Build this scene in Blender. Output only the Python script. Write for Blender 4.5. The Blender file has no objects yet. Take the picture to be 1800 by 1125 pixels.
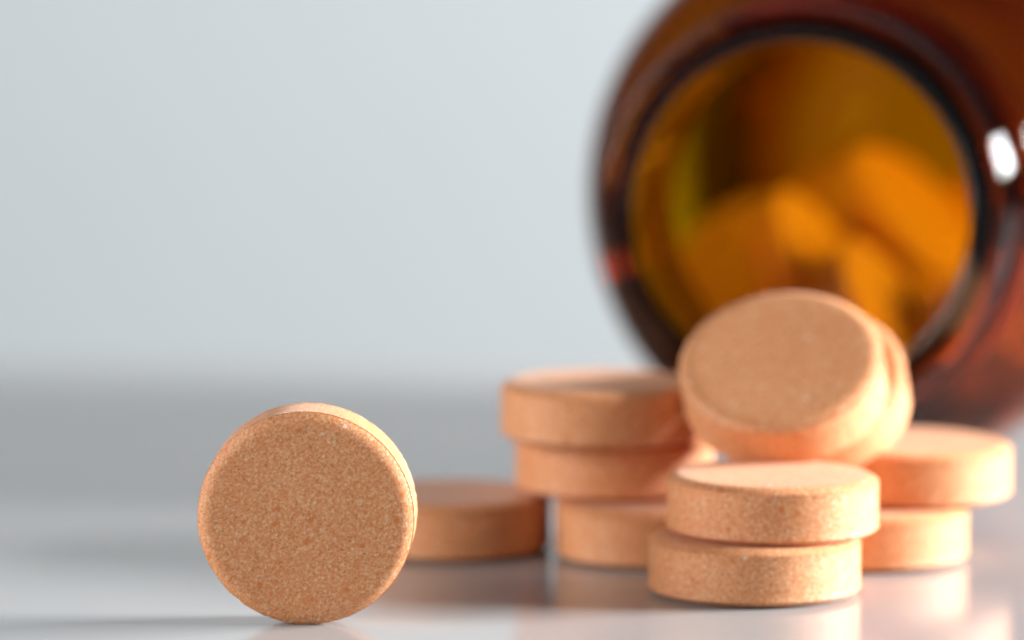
import bpy, bmesh, math, random
from mathutils import Vector, Matrix, noise

MM = 0.001                       # everything below is written in millimetres
sc = bpy.context.scene
C = sc.collection

# ------------------------------------------------------------------ camera
cam_d = bpy.data.cameras.new("camera")
cam = bpy.data.objects.new("camera", cam_d)
C.objects.link(cam)
cam.location = (0, 0, 52.08 * MM)
cam.rotation_euler = (math.radians(90 - 6.02), 0, 0)
cam_d.lens = 140
cam_d.sensor_width = 36
cam_d.clip_start = 0.01
cam_d.clip_end = 50
cam_d.dof.use_dof = True
cam_d.dof.focus_distance = 0.2862
cam_d.dof.aperture_fstop = 13.4
sc.camera = cam

# ------------------------------------------------------------------ light
world = bpy.data.worlds.new("World")
sc.world = world
world.use_nodes = True
bg = world.node_tree.nodes["Background"]
bg.inputs[0].default_value = (0.93, 0.97, 1.0, 1)
bg.inputs[1].default_value = 0.06


def area(name, loc, target, w, h, power, col):
    d = bpy.data.lights.new(name, 'AREA')
    d.shape = 'RECTANGLE'
    d.size, d.size_y = w * MM, h * MM
    d.energy = power
    d.color = col
    o = bpy.data.objects.new(name, d)
    C.objects.link(o)
    o.location = Vector(loc) * MM
    o.rotation_euler = (Vector(target) - Vector(loc)).to_track_quat('-Z', 'Y').to_euler()
    return o


area("key_softbox", (440, 336, 138), (10, 305, 10), 200, 80, 9.9, (1.0, 0.985, 0.97))
area("fill_softbox", (-355, 175, 125), (0, 305, 5), 300, 200, 1.68, (1.0, 0.965, 0.932))
area("backdrop_lamp", (-210, 560, 90), (-110, 760, 30), 120, 120, 0.10, (0.90, 0.97, 1.0))

vs = sc.view_settings
vs.view_transform = 'Standard'
vs.look = 'None'
vs.exposure = 0.0
vs.gamma = 1.0
vs.use_curve_mapping = False
cy = sc.cycles
cy.use_denoising = True
cy.max_bounces = 24
cy.diffuse_bounces = 6
cy.glossy_bounces = 8
cy.transmission_bounces = 20
cy.transparent_max_bounces = 16
cy.caustics_reflective = True
cy.caustics_refractive = True
cy.blur_glossy = 0.3
cy.sample_clamp_indirect = 6.0


# ------------------------------------------------------------------ materials
def new_mat(name):
    m = bpy.data.materials.new(name)
    m.use_nodes = True
    nt = m.node_tree
    return m, nt, nt.nodes["Principled BSDF"]


def link(nt, a, ao, b, bi):
    nt.links.new(a.outputs[ao], b.inputs[bi])


def ramp(nt, stops):
    n = nt.nodes.new("ShaderNodeValToRGB")
    el = n.color_ramp.elements
    while len(el) < len(stops):
        el.new(0.5)
    for e, (p, c) in zip(el, stops):
        e.position = p
        e.color = (*c, 1) if len(c) == 3 else c
    return n


def mixc(nt, a, b, fac, mode='MIX'):
    n = nt.nodes.new("ShaderNodeMix")
    n.data_type = 'RGBA'
    n.blend_type = mode
    for s, v in ((0, fac), (6, a), (7, b)):
        if isinstance(v, (int, float)):
            n.inputs[s].default_value = v
        elif isinstance(v, tuple):
            n.inputs[s].default_value = (*v, 1)
        else:
            nt.links.new(v, n.inputs[s])
    return n.outputs[2]


def tablet_material():
    m, nt, p = new_mat("pressed_peach_powder")
    tc = nt.nodes.new("ShaderNodeTexCoord")
    oi = nt.nodes.new("ShaderNodeObjectInfo")
    off = nt.nodes.new("ShaderNodeVectorMath"); off.operation = 'MULTIPLY_ADD'
    off.inputs[1].default_value = (1000, 1000, 1000)          # metres -> millimetres
    sh = nt.nodes.new("ShaderNodeVectorMath"); sh.operation = 'SCALE'
    sh.inputs[0].default_value = (37.0, 91.0, 53.0)
    link(nt, oi, "Random", sh, "Scale")
    link(nt, tc, "Object", off, 0)
    link(nt, sh, 0, off, 2)

    def nz(scale, detail=2.0, rough=0.5, dist=0.0):
        n = nt.nodes.new("ShaderNodeTexNoise")
        n.inputs["Scale"].default_value = scale
        n.inputs["Detail"].default_value = detail
        n.inputs["Roughness"].default_value = rough
        n.inputs["Distortion"].default_value = dist
        link(nt, off, 0, n, "Vector")
        return n

    def vo(scale, rnd=1.0):
        n = nt.nodes.new("ShaderNodeTexVoronoi")
        n.inputs["Scale"].default_value = scale
        n.inputs["Randomness"].default_value = rnd
        link(nt, off, 0, n, "Vector")
        return n

    # body: pressed granules, fine and mixed in size
    g = vo(6.0)
    hue = nt.nodes.new("ShaderNodeSeparateColor"); link(nt, g, "Color", hue, 0)
    gran = ramp(nt, [(0.0, (0.55, 0.19, 0.055)), (0.25, (0.69, 0.27, 0.098)), (0.6, (0.75, 0.345, 0.15)),
                     (0.85, (0.76, 0.43, 0.23)), (1.0, (0.82, 0.58, 0.38))])
    link(nt, hue, 0, gran, 0)
    n1 = nz(4.2, 5.0, 0.75, 0.0)
    soft = ramp(nt, [(0.37, (0.50, 0.16, 0.045)), (0.46, (0.71, 0.28, 0.10)),
                     (0.54, (0.76, 0.36, 0.165)), (0.63, (0.84, 0.60, 0.40))])
    link(nt, n1, 0, soft, 0)
    col = mixc(nt, gran.outputs[0], soft.outputs[0], 0.62)
    # red-orange crystals
    n2 = nz(2.6, 5.0, 0.72)
    om = ramp(nt, [(0.50, (0, 0, 0)), (0.66, (1, 1, 1))])
    link(nt, n2, 0, om, 0)
    n5 = nz(0.35, 3.0, 0.6)
    pm = ramp(nt, [(0.38, (0.35, 0.35, 0.35)), (0.62, (1, 1, 1))])
    link(nt, n5, 0, pm, 0)
    sc1 = nt.nodes.new("ShaderNodeMath"); sc1.operation = 'MULTIPLY'
    link(nt, om, 0, sc1, 0); link(nt, pm, 0, sc1, 1)
    col = mixc(nt, col, (0.68, 0.25, 0.085), sc1.outputs[0])
    # dark pits between the grains
    n3 = nz(5.0, 3.0, 0.6)
    dm = ramp(nt, [(0.32, (1, 1, 1)), (0.41, (0, 0, 0))])
    link(nt, n3, 0, dm, 0)
    sc2 = nt.nodes.new("ShaderNodeMath"); sc2.operation = 'MULTIPLY'; sc2.inputs[1].default_value = 0.65
    link(nt, dm, 0, sc2, 0)
    col = mixc(nt, col, (0.30, 0.13, 0.05), sc2.outputs[0])

    # scattered flakes: pale ones and a few deep orange ones
    def flakes(col, scale, r0, r1, keep, tint):
        v2 = vo(scale)
        w = nz(6.0, 1.0)
        ad = nt.nodes.new("ShaderNodeMath"); ad.operation = 'MULTIPLY_ADD'
        ad.inputs[1].default_value = 0.22; link(nt, w, 0, ad, 0); link(nt, v2, "Distance", ad, 2)
        fm = ramp(nt, [(r0 + 0.11, (1, 1, 1)), (r1 + 0.11, (0, 0, 0))])
        link(nt, ad, 0, fm, 0)
        s3 = nt.nodes.new("ShaderNodeSeparateColor"); link(nt, v2, "Color", s3, 0)
        gt = nt.nodes.new("ShaderNodeMath"); gt.operation = 'GREATER_THAN'; gt.inputs[1].default_value = keep
        link(nt, s3, 0, gt, 0)
        mu = nt.nodes.new("ShaderNodeMath"); mu.operation = 'MULTIPLY'
        link(nt, fm, 0, mu, 0); link(nt, gt, 0, mu, 1)
        return mixc(nt, col, tint, mu.outputs[0])
    col = flakes(col, 1.1, 0.05, 0.16, 0.72, (0.82, 0.60, 0.41))
    col = flakes(col, 0.55, 0.05, 0.12, 0.78, (0.86, 0.70, 0.54))
    col = flakes(col, 0.8, 0.10, 0.24, 0.55, (0.64, 0.20, 0.045))
    # slow tint drift
    n4 = nz(0.18, 2.0, 0.5)
    dr = ramp(nt, [(0.3, (0.93, 0.90, 0.87)), (0.7, (1.0, 1.0, 1.0))])
    link(nt, n4, 0, dr, 0)
    col = mixc(nt, col, dr.outputs[0], 1.0, 'MULTIPLY')
    tv = ramp(nt, [(0.0, (0.95, 0.93, 0.90)), (0.5, (1.0, 1.0, 1.0)), (1.0, (1.0, 0.95, 0.91))])
    link(nt, oi, "Random", tv, 0)
    col = mixc(nt, col, tv.outputs[0], 1.0, 'MULTIPLY')
    nt.links.new(col, p.inputs["Base Color"])
    p.inputs["Roughness"].default_value = 0.55
    p.inputs["Specular IOR Level"].default_value = 0.5
    p.inputs["Subsurface Weight"].default_value = 0.05
    p.inputs["Subsurface Radius"].default_value = (1.0, 0.45, 0.2)
    p.inputs["Subsurface Scale"].default_value = 0.0006
    p.inputs["Sheen Weight"].default_value = 0.11
    p.inputs["Sheen Roughness"].default_value = 0.45
    b1 = nt.nodes.new("ShaderNodeBump")
    b1.inputs["Strength"].default_value = 0.55
    b1.inputs["Distance"].default_value = 0.00006
    link(nt, n1, 0, b1, "Height")
    b2 = nt.nodes.new("ShaderNodeBump")
    b2.inputs["Strength"].default_value = 0.5
    b2.inputs["Distance"].default_value = 0.00004
    link(nt, n3, 0, b2, "Height")
    link(nt, b1, 0, b2, "Normal")
    link(nt, b2, 0, p, "Normal")
    return m


def table_material():
    m, nt, p = new_mat("polished_pale_board")
    tc = nt.nodes.new("ShaderNodeTexCoord")
    n = nt.nodes.new("ShaderNodeTexNoise")
    n.inputs["Scale"].default_value = 22
    n.inputs["Detail"].default_value = 5
    link(nt, tc, "Object", n, "Vector")
    r = ramp(nt, [(0.3, (0.36, 0.368, 0.378)), (0.7, (0.38, 0.388, 0.398))])
    link(nt, n, 0, r, 0)
    link(nt, r, 0, p, "Base Color")
    rr = ramp(nt, [(0.3, (0.11,) * 3), (0.7, (0.17,) * 3)])
    link(nt, n, 0, rr, 0)
    link(nt, rr, 0, p, "Roughness")
    p.inputs["IOR"].default_value = 1.45
    return m


def backdrop_material():
    m, nt, p = new_mat("matt_blue_grey_paper")
    tc = nt.nodes.new("ShaderNodeTexCoord")
    n = nt.nodes.new("ShaderNodeTexNoise")
    n.inputs["Scale"].default_value = 6
    n.inputs["Detail"].default_value = 3
    link(nt, tc, "Object", n, "Vector")
    r = ramp(nt, [(0.3, (0.415, 0.455, 0.478)), (0.7, (0.43, 0.47, 0.492))])
    link(nt, n, 0, r, 0)
    link(nt, r, 0, p, "Base Color")
    p.inputs["Roughness"].default_value = 0.9
    p.inputs["Specular IOR Level"].default_value = 0.1
    return m


def glass_material():
    m = bpy.data.materials.new("amber_glass")
    m.use_nodes = True
    nt = m.node_tree
    nt.nodes.clear()
    out = nt.nodes.new("ShaderNodeOutputMaterial")
    rf = nt.nodes.new("ShaderNodeBsdfRefraction")
    rf.inputs["Color"].default_value = (0.99, 0.95, 0.65, 1)
    rf.inputs["Roughness"].default_value = 0.0
    rf.inputs["IOR"].default_value = 1.5
    gl = nt.nodes.new("ShaderNodeBsdfGlossy")
    gl.inputs["Color"].default_value = (1, 1, 1, 1)
    gl.inputs["Roughness"].default_value = 0.0
    fr = nt.nodes.new("ShaderNodeFresnel")
    fr.inputs["IOR"].default_value = 1.5
    g = nt.nodes.new("ShaderNodeMixShader")
    link(nt, fr, 0, g, 0)
    link(nt, rf, 0, g, 1)
    link(nt, gl, 0, g, 2)
    v = nt.nodes.new("ShaderNodeVolumeAbsorption")
    v.inputs["Color"].default_value = (0.906, 0.805, 0.0, 1)
    v.inputs["Density"].default_value = 4100.0
    link(nt, g, 0, out, "Surface")
    link(nt, v, 0, out, "Volume")
    return m


M_TAB = tablet_material()
M_TABLE = table_material()
M_BACK = backdrop_material()
M_GLASS = glass_material()


# ------------------------------------------------------------------ helpers
def mesh_obj(name, bm, mat, smooth=True):
    me = bpy.data.meshes.new(name)
    bmesh.ops.recalc_face_normals(bm, faces=bm.faces)
    bm.to_mesh(me)
    bm.free()
    me.materials.append(mat)
    if smooth:
        for f in me.polygons:
            f.use_smooth = True
    o = bpy.data.objects.new(name, me)
    C.objects.link(o)
    return o


def lathe(profile, seg, fn=None):
    """Closed surface of revolution about Z. A point with r == 0 is a pole."""
    bm = bmesh.new()
    rings = []
    for r, z in profile:
        if r == 0:
            rings.append([bm.verts.new((0, 0, z * MM))])
        else:
            ring = []
            for k in range(seg):
                a = 2 * math.pi * k / seg
                rr, zz = (r, z) if fn is None else fn(r, z, a)
                ring.append(bm.verts.new((rr * math.cos(a) * MM, rr * math.sin(a) * MM, zz * MM)))
            rings.append(ring)
    for A, B in zip(rings, rings[1:]):
        for k in range(seg):
            k2 = (k + 1) % seg
            if len(A) == 1:
                bm.faces.new((A[0], B[k], B[k2]))
            elif len(B) == 1:
                bm.faces.new((A[k], A[k2], B[0]))
            else:
                bm.faces.new((A[k], A[k2], B[k2], B[k]))
    return bm


# ------------------------------------------------------------------ setting
def slab(name, x0, x1, y0, y1, z0, z1, mat, bevel):
    bm = bmesh.new()
    bmesh.ops.create_cube(bm, size=1)
    for v in bm.verts:
        v.co = Vector(((x0 if v.co.x < 0 else x1) * MM, (y0 if v.co.y < 0 else y1) * MM, (z0 if v.co.z < 0 else z1) * MM))
    bmesh.ops.bevel(bm, geom=bm.edges[:], offset=bevel * MM, segments=3, affect='EDGES', profile=0.5)
    o = mesh_obj(name, bm, mat, False)
    o["kind"] = "structure"
    return o


slab("table", -420, 420, -40, 452, -12, 0, M_TABLE, 1.0)
slab("backdrop", -700, 700, 760, 764, -260, 420, M_BACK, 0.8)

# ------------------------------------------------------------------ tablets
D, T = 16.0, 4.45
R = D / 2
TR = 4.6                         # the rear tablets were pressed a little thicker


def tablet_mesh(seed):
    rnd = random.Random(seed)
    o1, o2 = rnd.uniform(0, 99), rnd.uniform(0, 99)
    # flat faces, a shallow chamfer, a faint press burr, a straight belt
    half = [(R - 1.05, T / 2), (R - 0.85, T / 2 - 0.018), (R - 0.65, T / 2 - 0.065), (R - 0.45, T / 2 - 0.145), (R - 0.24, T / 2 - 0.27), (R - 0.045, T / 2 - 0.43),
            (R - 0.055, T / 2 - 0.475), (R + 0.03, T / 2 - 0.50), (R + 0.025, T / 2 - 0.54), (R, T / 2 - 0.62), (R, T / 2 - 1.2), (R, 0.3)]
    top = [(0, T / 2 - 0.03), (2.5, T / 2 - 0.025), (5.0, T / 2 - 0.012), (6.4, T / 2 - 0.004)] + half
    prof = top + [(r, -z) for r, z in reversed(top)]

    def fn(r, z, a):
        n = noise.noise(Vector((math.cos(a) * 22, math.sin(a) * 22, o1 + z * 3)))
        n2 = noise.noise(Vector((math.cos(a) * 60, math.sin(a) * 60, o2 + z * 3)))
        edge = max(0.0, 1 - abs(abs(z) - (T / 2 - 0.50)) / 0.30) if r > 7.2 else 0
        chip = max(0.0, noise.noise(Vector((math.cos(a) * 9 + o2, math.sin(a) * 9, (1 if z > 0 else -1) * 5 + o1))) - 0.42)
        return r + edge * (0.02 * n + 0.035 * n2 - 0.28 * chip), z + edge * (0.025 * n2 - (1 if z > 0 else -1) * 0.15 * chip)
    bm = lathe(prof, 240, fn)
    me = bpy.data.meshes.new("tablet")
    bmesh.ops.recalc_face_normals(bm, faces=bm.faces)
    bm.to_mesh(me)
    bm.free()
    me.materials.append(M_TAB)
    for f in me.polygons:
        f.use_smooth = True
    me.set_sharp_from_angle(angle=math.radians(32))
    return me


variants = [tablet_mesh(s) for s in (3, 11, 27)]
count = 0


def tablet(label, group, loc, normal=(0, 0, 1), spin=0.0):
    global count
    o = bpy.data.objects.new("tablet", variants[count % 3])
    count += 1
    C.objects.link(o)
    q = Vector(normal).normalized().to_track_quat('Z', 'Y').to_matrix().to_4x4()
    o.matrix_world = Matrix.Translation(Vector(loc) * MM) @ q @ Matrix.Rotation(math.radians(spin), 4, 'Z')
    o["label"] = label
    o["category"] = "tablet"
    o["group"] = group
    return o


def tilt(ax, ay):
    return (math.sin(math.radians(ax)), math.sin(math.radians(ay)), 1)


G1 = "peach tablets spilled on the table"
tablet("sharp peach tablet standing upright on its edge at front left", G1,
       (-14.78, 285.2, 7.93), (-0.035, -1, -0.055), 40).scale = (0.975,) * 3
tablet("grainy peach tablet under another at the bottom of the front pair stack", G1,
       (18.35, 297.9, T / 2 + 0.004), tilt(0, 0), 10)
tablet("peach tablet lying second in the front stack below the tilted tablet", G1,
       (19.76, 298.84, 1.5 * T + 0.04), tilt(0.2, -0.4), 130)
tablet("lone peach tablet lying flat on the table behind the standing tablet", G1,
       (-4.85, 318.3, TR / 2 + 0.004), tilt(0, 0), 70).scale = (1, 1, TR / T)
tablet("bottom peach tablet of the three-high stack left of the tilted tablet", G1,
       (11.43, 314.5, TR / 2 + 0.004), tilt(0, 0), 200).scale = (1, 1, TR / T)
tablet("middle peach tablet of the three-high stack next to the lone flat tablet", G1,
       (8.28, 319.4, 1.5 * TR + 0.05), tilt(0, 0), 15).scale = (1, 1, TR / T)
tablet("topmost peach tablet of the three-high stack left of the bottle mouth", G1,
       (7.1, 316.3, 2.5 * TR + 0.12), tilt(0, -0.6), 99).scale = (1, 1, TR / T)
tablet("bottom peach tablet of the right rear stack, partly hidden by the front pair", G1,
       (28.23, 313.4, T / 2 + 0.004), tilt(0, 0), 250)
tablet("upper peach tablet overhanging the right rear stack under the bottle", G1,
       (32.05, 316.9, 1.5 * T + 0.1), tilt(0.4, -0.8), 310)
nA = Vector((-0.149, -0.589, 0.794))
pA = Vector((21.22, 309.6, 14.88))
tablet("peach tablet tilted up facing forward, balanced on top of the front stack", G1, pA, nA, 60)
tablet("tilted peach tablet half hidden right behind the leaning front one", G1,
       pA - nA * (T + 0.06) + Vector((1.6, 2.3, 1.75)), nA, 160)

# ------------------------------------------------------------------ bottle
AX_H = 25.6
YAW = math.radians(17.5)
MOUTH = Vector((24.1, 335.0, AX_H + 0.03))


def fillet(pts, n=5):
    """Catmull-Rom through the points."""
    out = []
    P = [pts[0]] + pts + [pts[-1]]
    for i in range(1, len(P) - 2):
        for k in range(n):
            t = k / n
            p0, p1, p2, p3 = P[i - 1], P[i], P[i + 1], P[i + 2]
            out.append(tuple(0.5 * (2 * p1[j] + (p2[j] - p0[j]) * t + (2 * p0[j] - 5 * p1[j] + 4 * p2[j] - p3[j]) * t * t
                                    + (3 * p1[j] - p0[j] - 3 * p2[j] + p3[j]) * t ** 3) for j in (0, 1)))
    out.append(pts[-1])
    return out


# z runs from the mouth (0) into the bottle
outer = fillet([(14.5, 0.8), (14.7, 0.25), (15.2, 0.03), (17.0, 0.0), (17.4, 0.1), (17.7, 0.4), (17.75, 1.2), (17.4, 2.0), (16.5, 2.6), (16.2, 3.4),
                (16.1, 5.0), (16.1, 7.0), (16.3, 8.6), (17.2, 9.3), (18.5, 9.9), (19.0, 10.5), (18.5, 11.1), (17.3, 11.7), (16.9, 12.6),
                (17.6, 13.8), (20.4, 15.6), (23.4, 18.2), (24.9, 21.6), (25.55, 26.0), (25.6, 30.0),
                (25.6, 50.0), (25.6, 76.0), (25.1, 79.5), (23.2, 81.6), (21.0, 82.0), (18.5, 81.4), (9.0, 80.4)])
inner = fillet([(9.0, 77.6), (18.0, 78.4), (21.2, 77.8), (22.8, 75.6), (23.4, 71.0), (24.4, 56.0), (24.75, 30.0), (24.2, 23.6),
                (22.5, 20.0), (19.0, 16.6), (15.8, 14.9), (14.6, 13.2), (14.4, 10.0), (14.4, 5.0), (14.4, 2.0), (14.5, 0.8)])


def bottle_mesh():
    seg = 144
    bm = bmesh.new()

    def ring(r, z):
        return [bm.verts.new((r * math.cos(2 * math.pi * k / seg) * MM, r * math.sin(2 * math.pi * k / seg) * MM, z * MM)) for k in range(seg)]

    def strip(A, B):
        for k in range(seg):
            k2 = (k + 1) % seg
            bm.faces.new((A[k], A[k2], B[k2], B[k]))
    Ro = [ring(r, z) for r, z in outer]
    Ri = [ring(r, z) for r, z in inner[:-1]]
    for A, B in zip(Ro, Ro[1:]):
        strip(A, B)
    for A, B in zip(Ri, Ri[1:]):
        strip(A, B)
    strip(Ri[-1], Ro[0])
    for rg, z in ((Ro[-1], 80.3), (Ri[0], 77.6)):
        c = bm.verts.new((0, 0, z * MM))
        for k in range(seg):
            bm.faces.new((rg[k], rg[(k + 1) % seg], c))
    return bm


root = bpy.data.objects.new("bottle", None)
C.objects.link(root)
root.location = MOUTH * MM
axis = Vector((math.sin(YAW), math.cos(YAW), 0))
root.rotation_euler = axis.to_track_quat('Z', 'Y').to_euler()
root["label"] = "amber glass pill bottle lying on its side with its open mouth facing forward"
root["category"] = "bottle"
gb = mesh_obj("glass_body", bottle_mesh(), M_GLASS)
gb.parent = root


def thread_mesh():
    """One and a half turns of screw thread standing proud of the neck."""
    bm = bmesh.new()
    n, turns = 220, 1.5
    sect = [(15.9 + 1.5 * math.cos(q), 0.85 * math.sin(q)) for q in [math.pi * (j / 10 - 0.5) for j in range(11)]]
    prev = None
    for i in range(n + 1):
        t = i / n
        a = t * turns * 2 * math.pi + 0.6
        z0 = 4.2 + 3.0 * t * turns / 1.5
        k = min(1.0, t / 0.06, (1 - t) / 0.06)
        cur = []
        for r, dz in sect:
            rr = 15.9 + (r - 15.9) * max(0.05, k)
            cur.append(bm.verts.new((rr * math.cos(a) * MM, rr * math.sin(a) * MM, (z0 + dz) * MM)))
        if prev:
            for j in range(len(sect)):
                j2 = (j + 1) % len(sect)
                bm.faces.new((prev[j], prev[j2], cur[j2], cur[j]))
        else:
            bm.faces.new(cur)
        prev = cur
    bm.faces.new(list(reversed(prev)))
    return bm


th = mesh_obj("screw_thread", thread_mesh(), M_GLASS)
th.parent = root

# ------------------------------------------------------------------ tablets inside the bottle
G2 = "tablets inside the amber bottle"


def inside(label, x, y, z, n, spin=0):
    tablet(label, G2, (x, y, z), n, spin)


inside("tablet inside the bottle near the centre, its lit face turned right", 27.5, 369.0, 17.5, (0.78, -0.36, 0.50), 20)
inside("tablet inside the bottle just above the tilted pair, leaning on the central one", 33.1, 361.4, 13.5, (0.78, -0.36, 0.50), 80)
inside("tablet high inside the bottle sloping down to the right", 37.6, 382.0, 21.5, (0.60, -0.40, 0.69), 140)
inside("tablet low inside the bottle at the right of the mouth", 45.6, 363.6, 11.6, (0.55, -0.30, 0.78), 200)
inside("dim tablet inside the bottle at the left, its broad face turned left", 23.6, 381.0, 17.2, (-0.40, -0.55, 0.72), 10)
inside("dim tablet deep inside the bottle behind the central one", 35.0, 398.0, 19.5, (-0.25, -0.80, 0.50), 260)
inside("dim tablet deepest inside the bottle near its base on the right", 50.0, 398.0, 17.7, (0.20, -0.80, 0.50), 300)
inside("tablet at the bottom of the bottle under the leaning tablets", 42.0, 383.0, 5.6, (0.05, 0.0, 1.0), 33)
